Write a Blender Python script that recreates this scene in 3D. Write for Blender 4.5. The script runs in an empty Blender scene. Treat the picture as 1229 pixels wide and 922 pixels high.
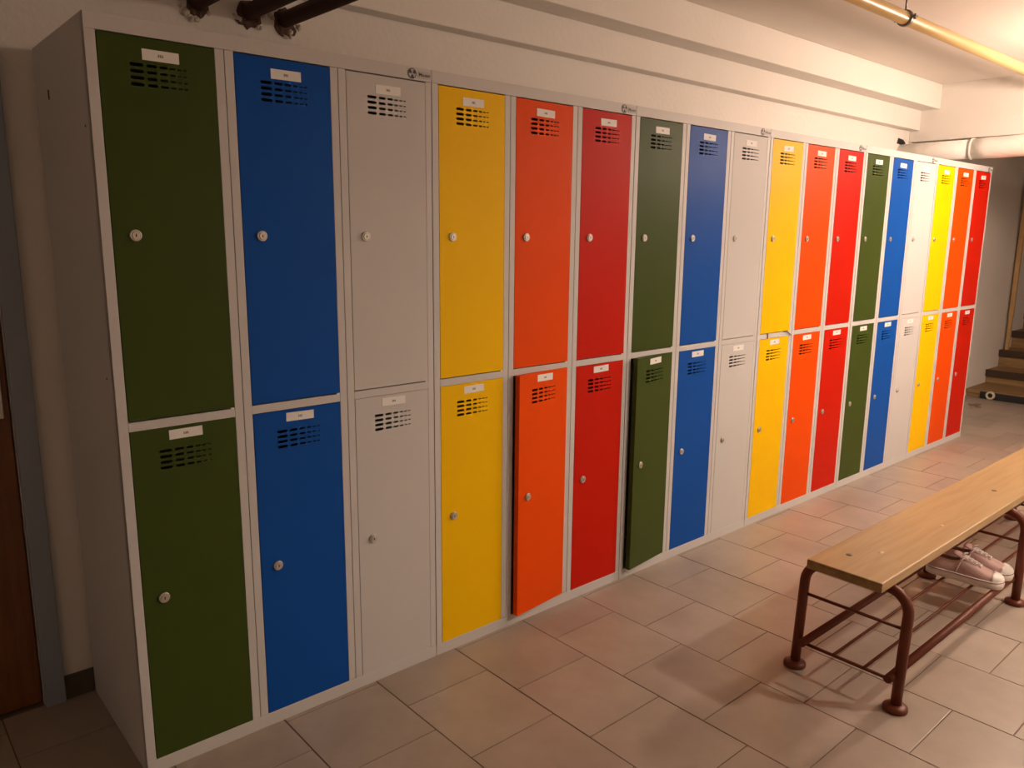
import bpy, bmesh, math, random
from mathutils import Vector, Matrix

random.seed(7)
scene = bpy.context.scene
COL = scene.collection

# ------------------------------------------------------------------ camera
F_PX, W_PX = 942.58, 1229.0
YAW, PITCH, ROLL = .7212, -.1905, .0103
cam_data = bpy.data.cameras.new('camera')
cam_data.sensor_fit = 'HORIZONTAL'
cam_data.sensor_width = 36.0
cam_data.lens = F_PX / W_PX * 36.0
cam_data.clip_start = .02
cam = bpy.data.objects.new('camera', cam_data)
COL.objects.link(cam)
_d = Vector((math.sin(YAW) * math.cos(PITCH), math.cos(YAW) * math.cos(PITCH), math.sin(PITCH)))
_r = Vector((math.cos(YAW), -math.sin(YAW), 0))
_u = _r.cross(_d)
R = math.cos(ROLL) * _r + math.sin(ROLL) * _u
U = -math.sin(ROLL) * _r + math.cos(ROLL) * _u
m = Matrix((R, U, -_d)).transposed().to_4x4()
m.translation = Vector((-.4813, -1.9323, 1.3676))
cam.matrix_world = m
scene.camera = cam

# ------------------------------------------------------------------ world, exposure
world = bpy.data.worlds.new('world')
scene.world = world
world.use_nodes = True
world.node_tree.nodes['Background'].inputs[0].default_value = (.02, .014, .01, 1)
world.node_tree.nodes['Background'].inputs[1].default_value = 1
vs = scene.view_settings
vs.view_transform = 'Standard'
vs.look = 'None'
vs.gamma = 1
vs.use_curve_mapping = False
vs.exposure = 0.0

LAMP_COL = (1.0, .75, .60)
GLOBE = ((4.35, -1.3, 1.99), 325.0)          # bare globe on a short stem near the far end
FILL_LAMP = ((2.9, -2.25, 1.95), 1120.0, (1.0, .84, .70))   # unseen hooded lamp on the camera's side, added as fill light

# ------------------------------------------------------------------ materials
def nt(name):
    mt = bpy.data.materials.new(name)
    mt.use_nodes = True
    n = mt.node_tree.nodes
    return mt, n, mt.node_tree.links, n['Principled BSDF']


def paint(name, col, rough=.5, var=.06, scale=6., bump=.0, bscale=60., spec=.5, metal=0., rvar=.08):
    mt, n, l, b = nt(name)
    tc = n.new('ShaderNodeTexCoord')
    ns = n.new('ShaderNodeTexNoise')
    ns.inputs['Scale'].default_value = scale
    ns.inputs['Detail'].default_value = 5
    l.new(tc.outputs['Object'], ns.inputs['Vector'])
    mx = n.new('ShaderNodeMix'); mx.data_type = 'RGBA'
    mx.inputs['A'].default_value = tuple(c * (1 - var) for c in col) + (1,)
    mx.inputs['B'].default_value = tuple(min(1, c * (1 + var)) for c in col) + (1,)
    l.new(ns.outputs['Fac'], mx.inputs['Factor'])
    l.new(mx.outputs['Result'], b.inputs['Base Color'])
    mr = n.new('ShaderNodeMapRange')
    mr.inputs['To Min'].default_value = max(.02, rough - rvar)
    mr.inputs['To Max'].default_value = min(1, rough + rvar)
    l.new(ns.outputs['Fac'], mr.inputs['Value'])
    l.new(mr.outputs['Result'], b.inputs['Roughness'])
    b.inputs['Metallic'].default_value = metal
    b.inputs['Specular IOR Level'].default_value = spec
    if bump:
        n2 = n.new('ShaderNodeTexNoise')
        n2.inputs['Scale'].default_value = bscale
        n2.inputs['Detail'].default_value = 6
        l.new(tc.outputs['Object'], n2.inputs['Vector'])
        bp = n.new('ShaderNodeBump')
        bp.inputs['Strength'].default_value = bump
        bp.inputs['Distance'].default_value = .01
        l.new(n2.outputs['Fac'], bp.inputs['Height'])
        l.new(bp.outputs['Normal'], b.inputs['Normal'])
    return mt


def wood(name, c1, c2, scale=(2.2, 26, 26), rough=.42, axis_noise=3.):
    mt, n, l, b = nt(name)
    tc = n.new('ShaderNodeTexCoord')
    mp = n.new('ShaderNodeMapping')
    mp.inputs['Scale'].default_value = scale
    l.new(tc.outputs['Object'], mp.inputs['Vector'])
    ns = n.new('ShaderNodeTexNoise')
    ns.inputs['Scale'].default_value = axis_noise
    ns.inputs['Detail'].default_value = 8
    ns.inputs['Distortion'].default_value = .6
    l.new(mp.outputs['Vector'], ns.inputs['Vector'])
    cr = n.new('ShaderNodeValToRGB')
    cr.color_ramp.elements[0].position = .32
    cr.color_ramp.elements[0].color = c1 + (1,)
    cr.color_ramp.elements[1].position = .62
    cr.color_ramp.elements[1].color = c2 + (1,)
    l.new(ns.outputs['Fac'], cr.inputs['Fac'])
    l.new(cr.outputs['Color'], b.inputs['Base Color'])
    b.inputs['Roughness'].default_value = rough
    bp = n.new('ShaderNodeBump')
    bp.inputs['Strength'].default_value = .08
    l.new(ns.outputs['Fac'], bp.inputs['Height'])
    l.new(bp.outputs['Normal'], b.inputs['Normal'])
    return mt


def tile_mat(name, per_object=True):
    mt, n, l, b = nt(name)
    tc = n.new('ShaderNodeTexCoord')
    geo = n.new('ShaderNodeNewGeometry')
    oi = n.new('ShaderNodeObjectInfo')
    ns = n.new('ShaderNodeTexNoise')
    ns.inputs['Scale'].default_value = 3.5
    ns.inputs['Detail'].default_value = 7
    ns.inputs['Roughness'].default_value = .62
    l.new(geo.outputs['Position'], ns.inputs['Vector'])
    cr = n.new('ShaderNodeValToRGB')
    cr.color_ramp.elements[0].position = .3
    cr.color_ramp.elements[0].color = (.315, .254, .20, 1)
    cr.color_ramp.elements[1].position = .72
    cr.color_ramp.elements[1].color = (.42, .348, .284, 1)
    l.new(ns.outputs['Fac'], cr.inputs['Fac'])
    mr = n.new('ShaderNodeMapRange')
    mr.inputs['To Min'].default_value = .93
    mr.inputs['To Max'].default_value = 1.06
    l.new(oi.outputs['Random'] if per_object else geo.outputs['Random Per Island'], mr.inputs['Value'])
    hs = n.new('ShaderNodeHueSaturation')
    l.new(cr.outputs['Color'], hs.inputs['Color'])
    l.new(mr.outputs['Result'], hs.inputs['Value'])
    l.new(hs.outputs['Color'], b.inputs['Base Color'])
    n2 = n.new('ShaderNodeTexNoise')
    n2.inputs['Scale'].default_value = 2.2
    n2.inputs['Detail'].default_value = 5
    l.new(geo.outputs['Position'], n2.inputs['Vector'])
    m2 = n.new('ShaderNodeMapRange')
    m2.inputs['To Min'].default_value = .25
    m2.inputs['To Max'].default_value = .5
    l.new(n2.outputs['Fac'], m2.inputs['Value'])
    l.new(m2.outputs['Result'], b.inputs['Roughness'])
    b.inputs['Specular IOR Level'].default_value = .55
    return mt


def emit(name, col, strength):
    mt, n, l, b = nt(name)
    b.inputs['Base Color'].default_value = (.8, .8, .8, 1)
    b.inputs['Emission Color'].default_value = col + (1,)
    b.inputs['Emission Strength'].default_value = strength
    return mt


M = {}
M['wall'] = paint('wall_plaster', (.78, .745, .69), .85, .05, 2.5, .14, 45)
M['ceil'] = paint('ceiling_plaster', (.80, .745, .68), .9, .04, 2.0, .15, 30)
M['beam'] = paint('beam_plaster', (.78, .74, .68), .85, .05, 3.0, .16, 40)
M['grout'] = paint('grout', (.17, .12, .085), .9, .2, 20)
M['tile'] = tile_mat('floor_tile')
M['tile_far'] = tile_mat('floor_tile_joined', False)
M['body'] = paint('locker_grey_steel', (.585, .575, .56), .5, .03, 5, .04, 350, spec=.3)
M['inside'] = paint('locker_inside_grey_steel', (.45, .44, .43), .6, .03, 5)
M['green'] = paint('green_enamel', (.047, .072, .011), .46, .05, 4, .04, 350, spec=.12)
M['blue'] = paint('blue_enamel', (.006, .077, .37), .46, .05, 4, .04, 350, spec=.09)
M['grey'] = paint('grey_enamel', (.58, .57, .555), .46, .03, 4, .04, 350, spec=.09)
M['yellow'] = paint('yellow_enamel', (.92, .545, .001), .46, .04, 4, .04, 350, spec=.09)
M['orange'] = paint('orange_enamel', (.80, .076, .001), .46, .04, 4, .04, 350, spec=.09)
M['red'] = paint('red_enamel', (.54, .012, .002), .46, .05, 4, .04, 350, spec=.09)
M['chrome'] = paint('lock_nickel', (.56, .53, .48), .38, .04, 20, metal=.7)
M['dark'] = paint('dark_hole', (.012, .010, .009), .7, .1, 20)
M['card'] = paint('white_card', (.80, .79, .76), .6, .03, 20)
M['ink'] = paint('grey_ink', (.18, .17, .17), .7, .05, 20)
M['badge'] = paint('badge_silver', (.50, .49, .48), .55, .03, 20, spec=.2)
M['badge_ink'] = paint('badge_black', (.03, .03, .03), .5, .05, 20)
M['seat'] = wood('bench_wood', (.40, .255, .115), (.46, .31, .15), (1.1, 15, 15), .36)
M['seat_end'] = wood('bench_end_grain', (.19, .115, .035), (.30, .19, .07), (10, 10, 10), .55)
M['rust'] = paint('red_brown_enamel', (.125, .026, .009), .42, .15, 9, .05, 80, spec=.3)
M['knot'] = paint('worn_spot', (.56, .42, .24), .5, .1, 60)
M['bolt'] = paint('steel_bolt', (.20, .16, .11), .4, .1, 30, metal=.7)
M['brownpipe'] = paint('rusty_pipe', (.060, .019, .009), .75, .35, 14, .3, 60, spec=.2)
M['mortar'] = paint('broken_mortar', (.10, .055, .035), .95, .4, 25, .8, 60)
M['plasterlump'] = paint('ragged_plaster', (.56, .49, .41), .95, .15, 30, .8, 80)
M['yellowpipe'] = paint('yellow_pipe_paint', (.56, .39, .15), .38, .06, 10)
M['clamp'] = paint('pipe_clamp_steel', (.20, .18, .16), .35, .1, 20, metal=.8)
M['whitepipe'] = paint('white_pipe_wrap', (.80, .77, .72), .6, .05, 8, .3, 25)
M['frame'] = paint('door_frame_grey', (.27, .30, .35), .5, .05, 6)
M['doorwood'] = wood('door_veneer', (.13, .040, .008), (.18, .062, .013), (18, 18, 1.4), .45)
M['skirt'] = paint('dark_skirting', (.085, .065, .045), .6, .1, 10)
M['step'] = wood('stair_tan', (.21, .125, .045), (.30, .185, .075), (12, 1.5, 12), .6)
M['nosing'] = paint('stair_dark_edge', (.045, .024, .010), .6, .15, 12)
M['post'] = wood('post_wood', (.42, .26, .10), (.52, .33, .14), (20, 20, 2), .5)
M['rubber'] = paint('black_rubber', (.012, .011, .012), .55, .15, 20)
M['rim'] = paint('pale_rim', (.62, .55, .42), .5, .05, 20)
M['sole'] = paint('shoe_rubber', (.80, .72, .66), .5, .05, 25)
M['canvas'] = paint('shoe_canvas', (.62, .41, .375), .85, .1, 40, .5, 500)
M['stripe'] = paint('shoe_stripe', (.16, .075, .075), .6, .05, 30)
M['lace'] = paint('shoe_lace', (.82, .72, .67), .8, .05, 60)
M['lining'] = paint('shoe_lining', (.30, .18, .16), .9, .05, 60)
M['dirt'] = paint('dirt_mark', (.26, .185, .115), .8, .2, 30)

# ------------------------------------------------------------------ mesh helpers
def box(bm, x0, x1, y0, y1, z0, z1, mi=0, bev=0.):
    r = bmesh.ops.create_cube(bm, size=1)
    v = r['verts']
    bmesh.ops.scale(bm, verts=v, vec=(x1 - x0, y1 - y0, z1 - z0))
    bmesh.ops.translate(bm, verts=v, vec=((x0 + x1) / 2, (y0 + y1) / 2, (z0 + z1) / 2))
    fs = set(f for q in v for f in q.link_faces)
    for f in fs:
        f.material_index = mi
    if bev:
        es = set(e for q in v for e in q.link_edges)
        rr = bmesh.ops.bevel(bm, geom=list(es), offset=bev, segments=2, affect='EDGES', profile=.6)
        for f in rr['faces']:
            f.material_index = mi


def tube(bm, pts, r, seg=14, mi=0, cap=True, radii=None):
    """swept circle through pts"""
    pts = [Vector(p) for p in pts]
    n = len(pts)
    rings = []
    prev = None
    for i, p in enumerate(pts):
        t = (pts[min(i + 1, n - 1)] - pts[max(i - 1, 0)]).normalized()
        if prev is None:
            a = Vector((0, 0, 1)) if abs(t.z) < .9 else Vector((1, 0, 0))
            s = t.cross(a).normalized()
        else:
            s = (prev - t * prev.dot(t)).normalized()
        prev = s
        q = t.cross(s)
        rr = radii[i] if radii else r
        rings.append([bm.verts.new(p + (s * math.cos(2 * math.pi * k / seg) + q * math.sin(2 * math.pi * k / seg)) * rr) for k in range(seg)])
    for i in range(n - 1):
        for k in range(seg):
            f = bm.faces.new((rings[i][k], rings[i][(k + 1) % seg], rings[i + 1][(k + 1) % seg], rings[i + 1][k]))
            f.smooth = True
            f.material_index = mi
    if cap:
        for ring, rev in ((rings[0], True), (rings[-1], False)):
            f = bm.faces.new(ring[::-1] if rev else ring)
            f.material_index = mi


def lathe(bm, prof, axis='Z', seg=24, mi=0, org=(0, 0, 0), smooth=True):
    """prof: list of (radius, height) revolved about axis"""
    rings = []
    o = Vector(org)
    for r, h in prof:
        ring = []
        for k in range(seg):
            a = 2 * math.pi * k / seg
            c, s = math.cos(a) * r, math.sin(a) * r
            v = {'Z': (c, s, h), 'Y': (c, h, s), 'X': (h, c, s)}[axis]
            ring.append(bm.verts.new(o + Vector(v)))
        rings.append(ring)
    for i in range(len(rings) - 1):
        for k in range(seg):
            f = bm.faces.new((rings[i][k], rings[i][(k + 1) % seg], rings[i + 1][(k + 1) % seg], rings[i + 1][k]))
            f.smooth = smooth
            f.material_index = mi
    for ring in (rings[0], rings[-1]):
        try:
            f = bm.faces.new(ring)
            f.material_index = mi
        except ValueError:
            pass


def to_mesh(name, bm, norm=True):
    if norm:
        bmesh.ops.recalc_face_normals(bm, faces=bm.faces[:])
    me = bpy.data.meshes.new(name)
    bm.to_mesh(me)
    bm.free()
    return me


def link(name, me, parent=None, mats=None, loc=(0, 0, 0), rot=(0, 0, 0), obj_mats=False):
    o = bpy.data.objects.new(name, me)
    COL.objects.link(o)
    o.parent = parent
    o.location = loc
    o.rotation_euler = rot
    if mats:
        if obj_mats:
            for i, mt in enumerate(mats):
                if len(me.materials) <= i:
                    me.materials.append(None)
                o.material_slots[i].link = 'OBJECT'
                o.material_slots[i].material = mt
        elif not len(me.materials):
            for mt in mats:
                me.materials.append(mt)
    return o


def obj(name, bm, mats, parent=None, loc=(0, 0, 0), rot=(0, 0, 0)):
    if not isinstance(mats, (list, tuple)):
        mats = [mats]
    return link(name, to_mesh(name, bm), parent, mats, loc, rot)


def empty(name, loc=(0, 0, 0), rz=0.):
    o = bpy.data.objects.new(name, None)
    o.empty_display_size = .1
    COL.objects.link(o)
    o.location = loc
    o.rotation_euler = (0, 0, rz)
    return o


def tag(o, label, cat, group=None):
    o['label'] = label
    o['category'] = cat
    if group:
        o['group'] = group
    return o


def struct(o, label=None):
    o['kind'] = 'structure'
    if label:
        o['label'] = label
    return o


def one_box(name, dims, mat, parent=None, bev=0.):
    bm = bmesh.new()
    box(bm, *dims, bev=bev)
    return obj(name, bm, mat, parent)

# ------------------------------------------------------------------ the room
WY = .515            # back wall plane
CZ = 2.365           # ceiling
XL, XE, XF = -1.6, 5.3, 10.0
YB = -3.4
DX0, DX1, DH = -1.05, -.13, 2.0     # door opening

bm = bmesh.new()
box(bm, DX1, XF, WY, WY + .2, -.05, 3.6)
box(bm, XL, DX0, WY, WY + .2, -.05, 3.6)
box(bm, DX0, DX1, WY, WY + .2, DH, 3.6)
wall_back = struct(obj('wall_back', bm, M['wall']), 'white plastered wall behind the row of lockers')
struct(one_box('wall_left', (XL - .2, XL, YB, WY + .2, -.05, 2.6), M['wall']), 'white plastered end wall at the near side')
struct(one_box('wall_front', (XL - .2, XF, YB - .2, YB, -.05, 3.6), M['wall']), 'white plastered wall opposite the lockers')
struct(one_box('wall_right', (XF, XF + .2, YB - .2, WY + .2, -.05, 3.6), M['wall']), 'white plastered wall at the head of the stairs')
bm = bmesh.new()
box(bm, XL - .2, XE + .32, YB - .2, WY + .2, CZ, CZ + .2)
box(bm, XE + .32, XF + .2, YB - .2, WY + .2, 3.3, 3.5)
struct(obj('ceiling', bm, M['ceil']), 'pale plastered ceiling over the locker room')
struct(one_box('trim_1', (XL, XE, .45, WY, 2.08, CZ), M['beam'], bev=.004), 'shallow plastered beam along the wall above the lockers')
struct(one_box('trim_2', (XL, XE, .33, .45, 2.208, CZ), M['beam'], bev=.004), 'deeper plastered beam under the ceiling above the lockers')
struct(one_box('trim_3', (XE, XE + .32, YB, WY, 2.007, 3.3), M['beam'], bev=.004), 'plastered lintel across the far end above the white pipe')
struct(one_box('wall_stairs', (7.05, XF, -.95, -.75, -.05, 3.3), M['wall']), 'plastered wall on the open side of the stairs')

# floor: grout bed + tiles standing 2 mm proud
TP = .3028
TX0 = .368
bm = bmesh.new()
box(bm, XL - .2, XF, YB - .2, WY + .2, -.12, -.0025)
floor = struct(obj('floor', bm, M['grout']), 'beige grey stone tiles laid in offset rows')
bm = bmesh.new()
h = (TP - .0034) / 2
box(bm, -h, h, -h, h, -.012, 0, bev=.0012)
tile_me = to_mesh('tile', bm)
tile_me.materials.append(M['tile'])


def project(p):
    v = Vector(p) - cam.matrix_world.translation
    z = v.dot(_d)
    if z < .05:
        return None
    return W_PX / 2 + F_PX * v.dot(R) / z, 461 - F_PX * v.dot(U) / z


cells = []
FX0, FX1, FY0, FY1 = XL, 6.99, YB, WY
for i in range(-7, 23):
    xc = TX0 + TP * (i + .5)
    off = -.316 if i % 2 == 0 else -.4745
    for j in range(-12, 5):
        yc = off + TP * (j + .5)
        x0, x1, y0, y1 = max(xc - h, FX0), min(xc + h, FX1), max(yc - h, FY0), min(yc + h, FY1)
        if x1 - x0 < .006 or y1 - y0 < .006:
            continue
        q = project((xc, yc, 0))
        vis = q is not None and -90 < q[0] < 1320 and -90 < q[1] < 1010
        if vis and -.02 < x0 and x1 < 5.4 and y0 > 0:
            vis = False                      # wholly under the lockers
        cells.append((not vis, (xc + .48) ** 2 + (yc + 1.93) ** 2, xc, yc, x0, x1, y0, y1))
cells.sort()
rest = bmesh.new()
for k, (hid, dist, xc, yc, x0, x1, y0, y1) in enumerate(cells):
    whole = x1 - x0 > 2 * h - 1e-4 and y1 - y0 > 2 * h - 1e-4
    if not hid and k < 299:
        z = random.uniform(-.0006, .0004)
        if whole:
            link('tile', tile_me, floor, loc=(xc, yc, z))
        else:
            bm = bmesh.new()
            box(bm, x0, x1, y0, y1, -.012, z, bev=.0012)
            obj('tile', bm, M['tile'], floor)
    else:
        box(rest, x0, x1, y0, y1, -.012, 0)
o = obj('tile', rest, M['tile_far'], floor)
o['kind'] = 'stuff'

# skirting and door at the near end of the back wall
struct(one_box('baseboard_back', (-.078, .30, WY - .011, WY, 0, .072), M['skirt'], bev=.002), 'dark skirting between the door frame and the lockers')
door = struct(empty('door_1', (DX1, WY, 0)), 'orange brown wooden door in a grey steel frame')
for nm, dims in (('door_frame', (-.0, .052, -.022, .10, 0, DH + .05)), ('door_frame', (DX0 - DX1 - .052, DX0 - DX1, -.022, .10, 0, DH + .05)),
                 ('door_frame', (DX0 - DX1, 0, -.022, .10, DH, DH + .05))):
    one_box(nm, dims, M['frame'], door, bev=.003)
leaf = one_box('door_leaf', (DX0 - DX1 + .004, -.004, .012, .052, .008, DH - .004), M['doorwood'], door, bev=.002)
bm = bmesh.new()
box(bm, -.055, -.018, .006, .012, .86, 1.08, bev=.002)
tube(bm, [(-.036, .01, 1.0), (-.036, -.035, 1.0), (-.045, -.045, 1.0), (-.15, -.045, 1.0)], .008, 10)
obj('handle', bm, M['chrome'], leaf)

# broken plaster where the brown pipes enter the wall
for px, pz, rad in ((.437, 2.014, .030), (.592, 2.013, .032), (.706, 2.010, .033), (.265, 2.045, .014)):
    bm = bmesh.new()
    vs_ = []
    for k in range(22):
        a = 2 * math.pi * k / 22
        rr = rad * random.uniform(.92, 1.22) * (1.25 if math.sin(a) < -.3 else 1)
        vs_.append(bm.verts.new((rr * math.cos(a), -.002 - random.uniform(0, .004), rr * math.sin(a))))
    c = bm.verts.new((0, -.006, 0))
    for k in range(22):
        bm.faces.new((vs_[k], vs_[(k + 1) % 22], c))
    bw = [bm.verts.new((v.co.x * 1.05, 0, v.co.z * 1.05)) for v in vs_]
    for k in range(22):
        bm.faces.new((bw[k], bw[(k + 1) % 22], vs_[(k + 1) % 22], vs_[k]))
    obj('broken_mortar', bm, M['mortar'], wall_back, (px, WY, pz))
    for k in range(7):
        a = random.uniform(math.pi * .95, math.pi * 2.05)
        rr = rad * random.uniform(1.1, 1.8)
        bm = bmesh.new()
        bmesh.ops.create_icosphere(bm, subdivisions=1, radius=random.uniform(.006, .013))
        for v in bm.verts:
            v.co *= random.uniform(.7, 1.3)
            v.co.y *= .5
        obj('plaster_lump', bm, M['plasterlump'], wall_back, (px + rr * math.cos(a), WY - .002, pz + rr * math.sin(a)))

# ------------------------------------------------------------------ locker cabinets
P = .3                 # column pitch
H = 1.82
DXL, DXR = .0245, .2763
ZT, ZUB, ZLT, ZLB = 1.7834, .9218, .8956, .0391
DW, DHT = DXR - DXL, .859
DEPTH = .5

# --- door panel with punched slots (origin: lower hinge corner = right bottom, panel extends to -x)
SLOTS = [(.0635, .0295, .0076), (.0985, .0225, .0066), (.1265, .018, .0054), (.1485, .0128, .0042), (.1645, .0100, .0035), (.1775, .0085, .0030)]
ROW0, ROWP = DHT - .0575, .0139


def stadium(w, hh, n=3):
    r = hh / 2
    out = []
    for s, a0 in ((1, -90), (-1, 90)):
        for k in range(n + 1):
            a = math.radians(a0 + 180 * k / n)
            out.append((s * (w / 2 - r) + r * math.cos(a), r * math.sin(a)))
    return out


def door_mesh():
    bm = bmesh.new()
    loops = [[(0, 0), (DW, 0), (DW, DHT), (0, DHT)]]
    x = .0625
    for (_, w, hh) in SLOTS:
        for r in range(4):
            loops.append([(x + w / 2 + a, ROW0 - r * ROWP + b) for a, b in stadium(w, hh)])
        x += w + max(.0036, hh * .80)
    edges = []
    for lp in loops:
        vv = [bm.verts.new((a - DW, 0, b)) for a, b in lp]
        edges += [bm.edges.new((vv[k], vv[(k + 1) % len(vv)])) for k in range(len(vv))]
    bmesh.ops.triangle_fill(bm, use_beauty=True, use_dissolve=False, edges=edges)
    r = bmesh.ops.extrude_face_region(bm, geom=bm.faces[:])
    vv = [g for g in r['geom'] if isinstance(g, bmesh.types.BMVert)]
    bmesh.ops.translate(bm, verts=vv, vec=(0, .0007, 0))
    t = .0016
    for d in ((-DW, -DW + t, .0007, .019, 0, DHT), (-t, 0, .0007, .019, 0, DHT), (-DW + t, -t, .0007, .019, 0, t), (-DW + t, -t, .0007, .019, DHT - t, DHT)):
        box(bm, *d)
    for d in ((-DW + t, -DW + .018, .0174, .019, t, DHT - t), (-.018, -t, .0174, .019, t, DHT - t)):
        box(bm, *d)
    return to_mesh('door_panel', bm)


def lock_mesh():
    bm = bmesh.new()
    lathe(bm, [(.0135, 0), (.0135, -.003), (.0128, -.0045), (.0098, -.005), (.0095, -.0038)], 'Y', 24, 0)
    lathe(bm, [(.0088, -.0035), (.0086, -.0062), (.0078, -.0068)], 'Y', 20, 0)
    box(bm, -.0013, .0013, -.0072, -.0066, -.0035, .0035, 1)
    return to_mesh('lock', bm)


def card_mesh(w, seed):
    rnd = random.Random(seed)
    bm = bmesh.new()
    box(bm, -w / 2, w / 2, -.0008, 0, -.0118, .0118, 0)
    x = -.006
    for k in range(3):
        ww = .003
        box(bm, x, x + ww, -.0010, -.0007, -.0030, .0030, 1)
        if rnd.random() < .6:
            box(bm, x + .0008, x + ww - .0008, -.0011, -.0009, .0005, .0018, 0)
        x += ww + .0012
    return to_mesh('label_card', bm)


def hinge_mesh():
    bm = bmesh.new()
    box(bm, -.009, .0, -.001, .004, -.004, 0, 0, bev=.0008)
    return to_mesh('hinge_tab', bm)


DOOR_ME, LOCK_ME, HINGE_ME = door_mesh(), lock_mesh(), hinge_mesh()
for me, ms in ((LOCK_ME, ('chrome', 'dark')), (HINGE_ME, ('card',))):
    for k in ms:
        me.materials.append(M[k])
CARDS = [card_mesh(.080, s) for s in range(4)]
for me in CARDS:
    me.materials.append(M['card']); me.materials.append(M['ink'])


def text_mesh(body, size, depth):
    cu = bpy.data.curves.new('lettering', 'FONT')
    cu.body = body
    cu.size = size
    cu.extrude = depth
    cu.align_x = 'LEFT'
    cu.align_y = 'CENTER'
    cu.resolution_u = 2
    cu.offset = .0002
    o = bpy.data.objects.new('lettering_tmp', cu)
    COL.objects.link(o)
    dg = bpy.context.evaluated_depsgraph_get()
    me = bpy.data.meshes.new_from_object(o.evaluated_get(dg))
    bpy.data.objects.remove(o)
    bpy.data.curves.remove(cu)
    me.materials.clear()
    me.materials.append(M['badge_ink'])
    return me


TEXT_ME = text_mesh('Mauser', .0135, .0002)
bm = bmesh.new()
lathe(bm, [(.0150, 0), (.0150, -.0012), (.0146, -.0016)], 'Y', 32, 0)
EMB_ME = to_mesh('badge_disc', bm)
EMB_ME.materials.append(M['badge'])
bm = bmesh.new()
lathe(bm, [(.0138, -.0015), (.0138, -.0019), (.0118, -.0019), (.0118, -.0015)], 'Y', 32, 0)
for a in (90 + 180, 30, 150):
    ca, sa = math.cos(math.radians(a)), math.sin(math.radians(a))
    pts = []
    for rr, wd in ((.0025, .0015), (.0080, .0048), (.0120, .0060)):
        pts.append((rr, wd))
    ring = [(r_, w_) for r_, w_ in pts] + [(r_, -w_) for r_, w_ in pts[::-1]]
    f0 = [bm.verts.new((r_ * ca - w_ * sa, -.0019, r_ * sa + w_ * ca)) for r_, w_ in ring]
    f1 = [bm.verts.new((v.co.x, -.0015, v.co.z)) for v in f0]
    bm.faces.new(f0)
    for k in range(6):
        bm.faces.new((f0[k], f0[(k + 1) % 6], f1[(k + 1) % 6], f1[k]))
TREF_ME = to_mesh('emblem', bm)
TREF_ME.materials.append(M['badge_ink'])
bm = bmesh.new()
box(bm, 0, .045, -.0012, 0, -.0095, .0095, 0, bev=.0004)
PLATE_ME = to_mesh('badge_plate', bm)
PLATE_ME.materials.append(M['badge'])

# --- body + face frame, shared by all six
UW = 3 * P - .002
T = .0015
bm = bmesh.new()
box(bm, 0, T, .0015, DEPTH, 0, H)                       # sides
box(bm, UW - T, UW, .0015, DEPTH, 0, H)
box(bm, T, UW - T, .0015, DEPTH, H - T, H)               # top
box(bm, T, UW - T, DEPTH - T, DEPTH, 0, H - T)           # back
box(bm, T, UW - T, .02, DEPTH - T, .030, .030 + T)       # bottom
for c in (1, 2):
    box(bm, c * P - .002, c * P, .02, DEPTH - T, .0315, H - T)
for c in range(3):
    box(bm, c * P + (T if c == 0 else 0), (c + 1) * P - (.004 if c == 2 else .002), .02, DEPTH - T, .905, .9065)
BODY_ME = to_mesh('body', bm)
BODY_ME.materials.append(M['body'])

G = .0022


def bar(x0, x1, z0, z1, y0=0., d=.02):
    b_ = bmesh.new()
    box(b_, x0, x1, y0, y0 + d, z0, z1, bev=.0008)
    me = to_mesh('rail', b_)
    me.materials.append(M['body'])
    return me


PARTS = [('top_rail', bar(0, UW, ZT + G, H)), ('bottom_rail', bar(0, UW, 0, ZLB - G + .001))]
for c in range(3):
    x0 = c * P
    xr = (c + 1) * P - (.002 if c == 2 else 0)
    PARTS.append(('stile', bar(x0 + (.0008 if c else 0), x0 + DXL - G, ZLB - G + .0015, ZT + G - .0005, .0003)))
    PARTS.append(('stile', bar(x0 + DXR + G * .6, xr - .0008, ZLB - G + .0015, ZT + G - .0005, .0009)))
    PARTS.append(('middle_rail', bar(x0 + DXL - G + .0004, x0 + DXR + G * .6 - .0004, ZLT + G, ZUB - G, .0005)))

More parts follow.
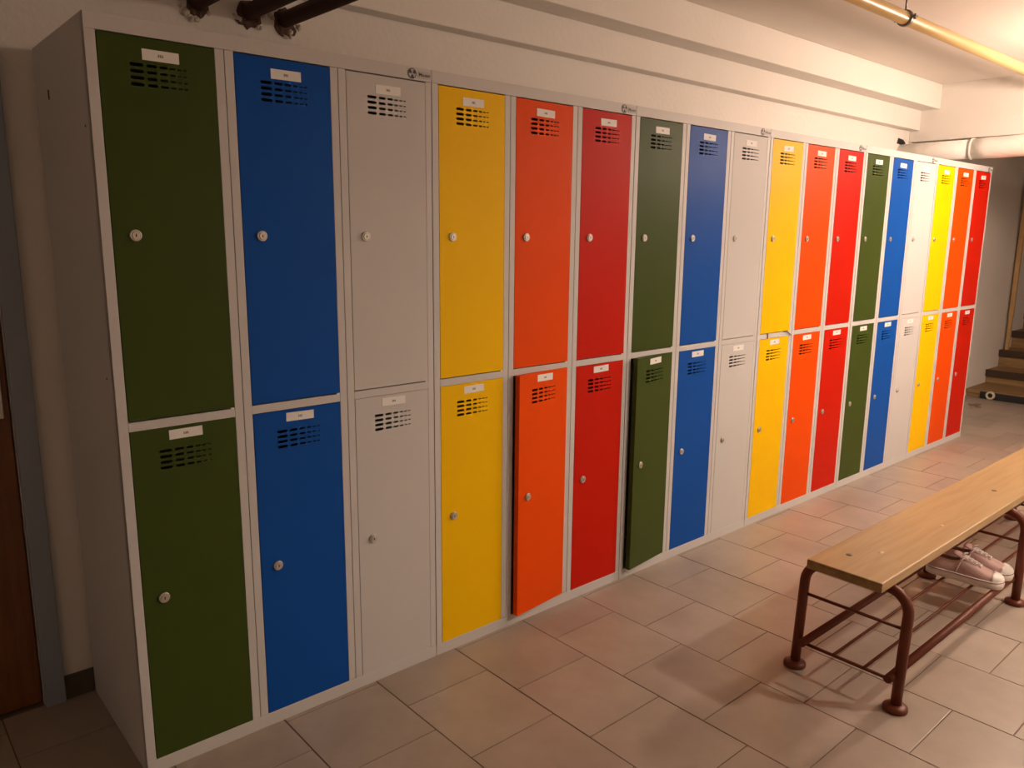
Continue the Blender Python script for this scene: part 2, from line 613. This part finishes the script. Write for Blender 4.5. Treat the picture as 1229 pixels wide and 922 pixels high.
SETS = (('green', 'blue', 'grey'), ('yellow', 'orange', 'red'))
CAB_LABELS = [
    'near-end locker cabinet with green, blue and grey doors, closest to the brown wooden door',
    'locker cabinet with yellow, orange and red doors, its lower orange door slightly ajar',
    'locker cabinet with green, blue and grey doors, its lower green door slightly ajar',
    'locker cabinet with yellow, orange, red doors, all closed, a thin wire across its yellow column',
    'farthest of the three locker cabinets that have green, blue and grey doors',
    'far-end locker cabinet with yellow, orange and red doors, last before the stairs',
]
AJAR = {(4, 0): 6.3, (6, 0): 6.8}
n_card = 0
for u in range(6):
    cab = tag(empty('locker_cabinet', (u * 3 * P + .001, 0, 0)), CAB_LABELS[u], 'locker', 'row of steel locker cabinets')
    body = link('body', BODY_ME, cab)
    for nm, me in PARTS:
        link(nm, me, cab)
    for c in range(3):
        cname = SETS[u % 2][c]
        for up in (1, 0):
            zb = ZUB if up else ZLB
            hz = ZT - ZUB if up else ZLT - ZLB
            ang = AJAR.get((u * 3 + c, up), 0.)
            d = link('door', DOOR_ME, cab, [M[cname]], (c * P + DXR, .0006 if not ang else -.0008, zb + (hz - DHT) / 2 + (.004 if ang else 0)),
                     (0, 0, math.radians(ang)), obj_mats=True)
            d['label'] = cname + ' enamelled steel door with slotted vents' + (', slightly ajar' if ang else '')
            link('lock', LOCK_ME, d, loc=(-DW + .047, 0, DHT / 2 + .0))
            off = -.0345 if up else -.0205
            jx = random.uniform(-.002, .002)
            link('label_card', CARDS[n_card % 4], d, loc=(-DW + .129 + jx, 0, DHT + off + random.uniform(-.001, .001)), rot=(0, random.uniform(-.02, .02), 0))
            n_card += 1
            if up:
                link('hinge_tab', HINGE_ME, d, loc=(-.001, 0, 0))
    bd = link('badge', PLATE_ME, cab, loc=(.853, 0, 1.8015))
    bd['label'] = 'small silver maker badge'
    e = link('badge_disc', EMB_ME, bd, loc=(-.0205, 0, .0005))
    link('emblem', TREF_ME, bd, loc=(-.0205, 0, .0005))
    link('lettering', TEXT_ME, bd, loc=(.0015, -.0013, 0), rot=(math.pi / 2, 0, 0))
    if u == 0:
        one_box('mounting_hole', (-.0008, .0, .360, .371, 1.680, 1.703), M['dark'], cab)
        for hy, hz_ in ((.05, 1.589), (.06, 1.02)):
            bm = bmesh.new()
            lathe(bm, [(.0028, -.0008), (.0028, 0)], 'X', 10, 0, (0, hy, hz_))
            obj('mounting_hole', bm, M['dark'], cab)
    if u == 3:
        bm = bmesh.new()
        tube(bm, [(.083, -.002, .8975), (.085, -.003, .904), (.084, -.003, .912), (.082, -.002, .921)], .0022, 6)
        tube(bm, [(.225, -.002, .921), (.245, -.004, .9205), (.270, -.005, .909), (.293, -.003, .899)], .0018, 6)
        obj('wire', bm, M['badge_ink'], cab)['label'] = 'thin dark wire on the middle rail'

# ------------------------------------------------------------------ bench
bench = tag(empty('bench', (1.685, -.953, 0)), 'long wooden bench with a red brown tubular steel frame', 'bench')
BL = 2.22
bm = bmesh.new()
box(bm, 0, BL, -.1145, .1145, .370, .400, 0, bev=.004)
for f in bm.faces:
    if f.calc_center_median().x < .002 and abs(f.normal.x) > .8:
        f.material_index = 1
bm.normal_update()
for f in bm.faces:
    if abs(f.normal.x) > .9:
        f.material_index = 1
seat = obj('seat', bm, [M['seat'], M['seat_end']], bench)
for x, y in ((.130, .046), (1.179, -.023), (2.10, .02)):
    bm = bmesh.new()
    lathe(bm, [(.009, .400), (.009, .4012), (.006, .4018), (.003, .4008)], 'Z', 14, 0, (x, y, 0))
    obj('bolt', bm, M['bolt'], seat)
for x, y, s in ((.225, -.010, .008), (.62, -.040, .006)):
    bm = bmesh.new()
    lathe(bm, [(s, .3995), (s * .98, .4004), (s * .3, .4005)], 'Z', 16, 0, (0, 0, 0))
    for v in bm.verts:
        v.co.x *= 1.7
    obj('knot', bm, M['knot'], seat, (x, y, 0))
FR = .0155
HWD = .160
for fx, sp in ((.068, .026), (1.113, 0.), (2.145, -.026)):
    bm = bmesh.new()
    rad, top = .065, .370 - FR
    pts = [(fx, HWD, .012), (fx, HWD, .15), (fx, HWD, top - rad)]
    for k in range(1, 8):
        a = math.pi / 2 * k / 7
        pts.append((fx, HWD - rad + rad * math.cos(a), top - rad + rad * math.sin(a)))
    pts += [(p[0], -p[1], p[2]) for p in pts[::-1]]
    pts = [(p[0] + sp * p[2] / .35, p[1], p[2]) for p in pts]
    tube(bm, pts, FR, 16)
    leg = obj('leg_frame', bm, M['rust'], bench)
    for s in (1, -1):
        bm = bmesh.new()
        lathe(bm, [(.034, 0), (.035, .004), (.034, .012), (.026, .017), (.0165, .019)], 'Z', 24, 0, (fx, s * HWD, .0008))
        obj('foot_disc', bm, M['rust'], leg)
    for z, r in ((.247, .0052), (.084, .0055)):
        bm = bmesh.new()
        tube(bm, [(fx + sp * z / .35, HWD, z), (fx + sp * z / .35, -HWD, z)], r, 10)
        obj('crossbar', bm, M['rust'], leg)
for y in (.126, -.142):
    bm = bmesh.new()
    pts = [(.035, y, .1025), (1.1, y, .1025), (2.18, y, .1025)]
    tube(bm, pts, .0128, 14)
    obj('shelf_tube', bm, M['rust'], bench)
for y in (.034, -.062):
    bm = bmesh.new()
    tube(bm, [(.062, y, .0935), (1.1, y, .0935), (2.15, y, .0935)], .0045, 8)
    obj('shelf_rod', bm, M['rust'], bench)

# ------------------------------------------------------------------ sneakers
SL = .255


def sect(t):
    """half width, centre offset along the foot, t in 0 (heel)..1 (toe)"""
    pts = [(0, .010), (.03, .023), (.1, .031), (.25, .033), (.42, .034), (.6, .041), (.75, .0440), (.86, .0415), (.93, .0345), (.97, .025), (.99, .015), (1, .006)]
    for (a, wa), (b, wb) in zip(pts, pts[1:]):
        if a <= t <= b:
            return wa + (wb - wa) * (t - a) / (b - a)
    return .006


def top_h(t):
    pts = [(0, .070), (.05, .078), (.12, .080), (.25, .072), (.36, .074), (.45, .082), (.52, .079), (.65, .066), (.76, .054), (.84, .048), (.93, .044), (.98, .037), (1, .030)]
    for (a, wa), (b, wb) in zip(pts, pts[1:]):
        if a <= t <= b:
            return wa + (wb - wa) * (t - a) / (b - a)
    return .030


def sole_bm(z0, z1, grow, taper=0.):
    bm = bmesh.new()
    ts = [0, .015, .04, .1, .18, .28, .4, .5, .6, .7, .8, .87, .92, .955, .98, .993, 1]
    left = [(t, sect(t) + grow) for t in ts]
    ring = [(SL * t, w) for t, w in left] + [(SL * t, -w) for t, w in left[::-1]]
    lo = [bm.verts.new((x, y, z0)) for x, y in ring]
    mid = [bm.verts.new((x + (.002 if x > SL * .9 else 0), y * 1.02, (z0 + z1) / 2)) for x, y in ring]
    hi = [bm.verts.new((x, y, z1)) for x, y in ring]
    n = len(ring)
    for a, b in ((lo, mid), (mid, hi)):
        for k in range(n):
            f = bm.faces.new((a[k], a[(k + 1) % n], b[(k + 1) % n], b[k]))
            f.smooth = True
    bm.faces.new(lo[::-1])
    bm.faces.new(hi)
    return bm


def make_shoe(loc, ang, label):
    s = tag(empty('sneaker', loc, ang), label, 'shoe', 'pair of sneakers on the bench shelf')
    sole = obj('sole', sole_bm(0, .028, .004), M['sole'], s)
    obj('sole_stripe', sole_bm(.0235, .0262, .0048), M['stripe'], sole)
    # upper: loft of arches; collar opening between t=.06 and .42
    bm = bmesh.new()
    ts = [0.01, .03, .07, .13, .2, .28, .36, .42, .47, .53, .6, .67, .74, .8, .86, .91, .95, .98]
    NA = 14
    rows = []
    for t in ts:
        w, hh = sect(t), top_h(t)
        row = []
        opening = .05 < t < .44
        for k in range(NA + 1):
            a = math.pi * k / NA
            cy, cz = math.cos(a), math.sin(a)
            y = w * math.copysign(abs(cy) ** .55, cy)
            z = .020 + (hh - .020) * (cz ** .75)
            if opening:
                lim = .55
                if cz > lim and abs(cy) < .84:
                    z = .020 + (hh - .020) * (lim + (cz - lim) * .0 + .35)
                    y = w * .62 * math.copysign(1, cy) if abs(cy) > 1e-6 else 0
            row.append(bm.verts.new((SL * t, y, z)))
        rows.append(row)
    for i in range(len(rows) - 1):
        for k in range(NA):
            op = .05 < ts[i] < .42 and .05 < ts[i + 1] < .45
            mid = 4 <= k <= NA - 5
            if op and mid:
                continue
            try:
                f = bm.faces.new((rows[i][k], rows[i + 1][k], rows[i + 1][k + 1], rows[i][k + 1]))
                f.smooth = True
            except ValueError:
                pass
    bm.faces.new(rows[0])
    up = obj('upper', bm, M['canvas'], s)
    md = up.modifiers.new('s', 'SOLIDIFY'); md.thickness = .0025; md.offset = -1
    md = up.modifiers.new('b', 'SUBSURF'); md.levels = 1; md.render_levels = 1
    # insole
    bm = bmesh.new()
    box(bm, .02, .15, -.024, .024, .022, .030, bev=.004)
    obj('insole', bm, M['lining'], s)
    # toe cap
    bm = bmesh.new()
    rows = []
    for t in [.86, .89, .92, .945, .965, .98, .992, 1.002]:
        w, hh = sect(min(t, 1)) + .0022, top_h(min(t, 1)) + .003
        row = []
        for k in range(NA + 1):
            a = math.pi * k / NA
            cy, cz = math.cos(a), math.sin(a)
            row.append(bm.verts.new((SL * t, w * math.copysign(abs(cy) ** .55, cy), .020 + (hh - .020) * (cz ** .75))))
        rows.append(row)
    for i in range(len(rows) - 1):
        for k in range(NA):
            f = bm.faces.new((rows[i][k], rows[i + 1][k], rows[i + 1][k + 1], rows[i][k + 1])); f.smooth = True
    bm.faces.new(rows[-1])
    bm.faces.new(rows[0][::-1])
    obj('toe_cap', bm, M['sole'], s)
    # tongue
    bm = bmesh.new()
    rows = []
    for t, z, w in ((.34, .098, .021), (.38, .097, .024), (.46, .088, .024), (.55, .079, .022), (.65, .070, .019)):
        rows.append([bm.verts.new((SL * t, w * q, z - .004 * abs(q) ** 2 + .001)) for q in (-1, -.5, 0, .5, 1)])
    for i in range(len(rows) - 1):
        for k in range(4):
            f = bm.faces.new((rows[i][k], rows[i + 1][k], rows[i + 1][k + 1], rows[i][k + 1])); f.smooth = True
    tg = obj('tongue', bm, M['canvas'], s)
    md = tg.modifiers.new('s', 'SOLIDIFY'); md.thickness = .004
    # laces
    bm = bmesh.new()
    ls = [.46, .52, .58, .64, .70]
    for i, t in enumerate(ls):
        z = top_h(t) + .005
        w = .021 - .0016 * i
        tube(bm, [(SL * t, -w, z - .008), (SL * t, -w * .5, z), (SL * t, w * .5, z), (SL * t, w, z - .008)], .0022, 6)
        if i < len(ls) - 1:
            z2 = top_h(ls[i + 1]) + .006
            for sg in (1, -1):
                tube(bm, [(SL * t, sg * w * .9, z - .003), (SL * (t + .03), 0, (z + z2) / 2 + .003), (SL * ls[i + 1], -sg * w * .9, z2 - .003)], .0021, 6)
    for sg in (1, -1):
        pts = []
        for k in range(9):
            a = math.pi * k / 8
            pts.append((SL * (.45 + .05 * math.sin(a)), sg * (.004 + .03 * k / 8 + .002), top_h(.45) + .009 + .010 * math.sin(a) - .016 * (k / 8)))
        tube(bm, pts, .002, 6)
    obj('laces', bm, M['lace'], s)
    # side seam and heel strip
    for sg in (1, -1):
        bm = bmesh.new()
        pts = []
        for k in range(6):
            q = k / 5
            t = .40 + .05 * q
            pts.append((SL * t, sg * (sect(t) * (1 - .30 * q ** 2) + .0014), .024 + .044 * q))
        tube(bm, pts, .0015, 6)
        obj('seam', bm, M['lace'], up)
    bm = bmesh.new()
    box(bm, -.003, .004, -.008, .008, .022, .070, bev=.002)
    obj('heel_strip', bm, M['sole'], s)
    return s


def ang_of(a, b):
    return math.atan2(b[1] - a[1], b[0] - a[0])


Z0 = .1160
make_shoe((2.588, -.862, Z0), ang_of((2.590, -.855), (2.628, -1.10)), 'pink canvas sneaker with white toe cap on the bench shelf, the nearer one')
make_shoe((2.702, -.858, Z0), ang_of((2.700, -.85), (2.732, -1.095)), 'pink canvas sneaker on the bench shelf, the farther one behind its mate')

# ------------------------------------------------------------------ pipes
BP = [(.437, 2.015, 'leftmost of the three rusty brown pipes entering the wall above the lockers'),
      (.592, 2.015, 'middle of the three rusty brown pipes entering the wall above the lockers'),
      (.706, 2.012, 'rightmost of the three rusty brown pipes entering the wall above the lockers')]
for px, pz, lab in BP:
    bm = bmesh.new()
    pts = [(px, WY - .002 - (WY - YB - .004) * k / 8, pz - .03 * (k / 8) * 3.9 * .35) for k in range(9)]
    tube(bm, pts, .0235, 16)
    tag(obj('brown_pipe', bm, M['brownpipe']), lab, 'pipe', 'rusty pipes above the lockers')

yp = tag(empty('yellow_pipe', (0, -.40, 2.245)), 'glossy yellow pipe hanging below the ceiling', 'pipe')
bm = bmesh.new()
tube(bm, [(XL, 0, 0), (1, 0, 0), (3, 0, 0), (XE - .001, 0, 0)], .026, 20)
obj('pipe_run', bm, M['yellowpipe'], yp)
for k, cx in enumerate((2.985, .7)):
    bm = bmesh.new()
    lathe(bm, [(.0265, -.011), (.032, -.011), (.033, 0), (.032, .011), (.0265, .011)], 'X', 24, 0, (cx, 0, 0))
    box(bm, cx - .011, cx + .011, -.047, -.030, -.004, .004)
    box(bm, cx - .011, cx + .011, .030, .047, -.004, .004)
    lathe(bm, [(.005, -.010), (.005, .010)], 'Z', 8, 0, (cx, .039, 0))
    lathe(bm, [(.005, -.010), (.005, .010)], 'Z', 8, 0, (cx, -.039, 0))
    cl = obj('pipe_clamp', bm, M['clamp'], yp)
    bm = bmesh.new()
    tube(bm, [(cx, 0, .030), (cx, 0, CZ - 2.245)], .004, 8)
    obj('hanger_rod', bm, M['clamp'], cl)

wp = tag(empty('white_pipe', (5.185, 0, 1.925)), 'thick white wrapped pipe crossing under the lintel at the far end', 'pipe')
bm = bmesh.new()
tube(bm, [(0, WY - .001, 0), (0, .3, 0), (0, .062, 0)], .060, 28)
obj('pipe_section', bm, M['whitepipe'], wp)
bm = bmesh.new()
pts = [(0, .06 - 3.45 * k / 40, random.uniform(-.0018, .0018)) for k in range(41)]
tube(bm, pts, .065, 28, radii=[.062, .0655] + [.065 + random.uniform(-.0012, .0012) for _ in range(39)])
obj('wrapped_section', bm, M['whitepipe'], wp)
bm = bmesh.new()
tube(bm, [(0, .068, 0), (0, .056, 0)], .0665, 28)
obj('joint_ring', bm, M['whitepipe'], wp)
# hole in the wall above the white pipe
bm = bmesh.new()
vv = [bm.verts.new(p) for p in ((-.075, -.0015, -.012), (.03, -.0015, -.016), (.06, -.0015, 0), (.02, -.0015, .020), (-.06, -.0015, .026))]
bm.faces.new(vv)
rr = bmesh.ops.extrude_face_region(bm, geom=bm.faces[:])
bmesh.ops.translate(bm, verts=[g for g in rr['geom'] if isinstance(g, bmesh.types.BMVert)], vec=(0, .0014, 0))
obj('wall_hole', bm, M['dark'], wall_back, (5.19, WY, 1.998))

# ------------------------------------------------------------------ stairs at the far end
SX, RUN = [6.98, 7.42, 7.71, 8.0, 8.29, 8.58, 8.87, 9.16, 9.45], .29
st = tag(empty('staircase', (6.98, 0, 0)), 'brown wooden stairs rising beyond the far end of the lockers', 'stairs')
hz = [.07, .19, .345, .50, .655, .81, .965, 1.12, 1.275]
YS0, YS1 = -.748, WY - .001
for i, (x, z) in enumerate(zip(SX, hz)):
    zb = 0 if i == 0 else hz[i - 1]
    x1 = SX[i + 1] if i + 1 < len(SX) else XF - .03
    xa = x - 6.98
    riser = one_box('riser', (xa, xa + .03, YS0 if i else -.74, YS1, zb + .0005, z - .03), M['step'], st, bev=.002)
    tread = one_box('tread', (xa - .015, x1 - 6.98 + .028, YS0 if i else -.74, YS1, z - .03, z), M['step'], st, bev=.003)
    if i:
        one_box('nosing', (xa - .022, xa - .012, YS0, YS1, z - .058, z + .002), M['nosing'], tread, bev=.002)

one_box('rubber_strip', (-.022, -.0005, YS0 + .01, .40, .002, .062), M['rubber'], st, bev=.003)
bm = bmesh.new()
lathe(bm, [(.020, -.022), (.020, -.040), (.034, -.040), (.036, -.034), (.036, -.022)], 'X', 24, 0, (0, .315, .038))
lathe(bm, [(.0199, -.0225), (.0199, -.030)], 'X', 20, 1, (0, .315, .038))
obj('pipe_stub', bm, [M['rim'], M['rubber']], st)['label'] = 'pale round pipe end on the bottom stair'

ps = tag(empty('wooden_post', (7.755, WY - .045, .346)), 'upright wooden post against the wall on the stairs', 'post')
one_box('post_shaft', (-.017, .017, -.018, .018, .30, 2.4), M['post'], ps, bev=.003)
one_box('post_foot', (-.014, .014, -.014, .014, 0, .30), M['post'], ps, bev=.002)
bm = bmesh.new()
tube(bm, [(0, -.02, 1.12), (.01, -.05, 1.12), (.05, -.06, 1.10), (.13, -.06, 1.09)], .014, 10)
obj('rail_bracket', bm, M['rim'], ps)

# floor stain in front of the stairs
bm = bmesh.new()
for (x, y, s) in ((6.62, .33, .05), (6.55, .27, .03), (6.58, .30, .02)):
    vv = []
    for k in range(14):
        a = 2 * math.pi * k / 14
        q = s * random.uniform(.5, 1.2)
        vv.append(bm.verts.new((x + q * math.cos(a) * 1.6, y + q * math.sin(a), .0012)))
    bm.faces.new(vv)
o = obj('dirt_mark', bm, M['dirt'], floor)

# ------------------------------------------------------------------ lamps
loc, st_ = GLOBE
lp = tag(empty('ceiling_lamp', (loc[0], loc[1], CZ)), 'glowing round ceiling lamp near the far end of the room', 'lamp')
bm = bmesh.new()
lathe(bm, [(.045, 0), (.045, -.02), (.012, -.03), (.012, loc[2] - CZ + .12), (.035, loc[2] - CZ + .11), (.035, loc[2] - CZ + .085)], 'Z', 24)
obj('lamp_base', bm, M['clamp'], lp)
bm = bmesh.new()
bmesh.ops.create_uvsphere(bm, u_segments=32, v_segments=16, radius=.095)
for f in bm.faces:
    f.smooth = True
obj('lamp_globe', bm, emit('lamp_glow', LAMP_COL, st_), lp, (0, 0, loc[2] - CZ))

loc, st_, pc = FILL_LAMP
lp = tag(empty('fill_lamp', (loc[0], loc[1], CZ)), 'unseen hooded lamp added as fill for the lower lockers and floor', 'lamp')
dz = loc[2] - CZ
bm = bmesh.new()
lathe(bm, [(.05, 0), (.05, -.02), (.02, -.03)], 'Z', 24)
tube(bm, [(0, 0, -.02), (0, 0, dz + .10)], .006, 8)
obj('lamp_cord', bm, M['clamp'], lp)
bm = bmesh.new()
rings = [(.022, .115), (.045, .105), (.11, .06), (.19, .012), (.19, .010), (.108, .056), (.044, .100), (.020, .110)]
lathe(bm, [(r_, dz + z_) for r_, z_ in rings], 'Z', 32)
obj('lamp_hood', bm, M['body'], lp)  # hood shaped to keep this added light off the upper near lockers
bm = bmesh.new()
bmesh.ops.create_uvsphere(bm, u_segments=24, v_segments=12, radius=.045)
for f in bm.faces:
    f.smooth = True
obj('lamp_bulb', bm, emit('bulb_glow', pc, st_), lp, (0, 0, dz + .06))
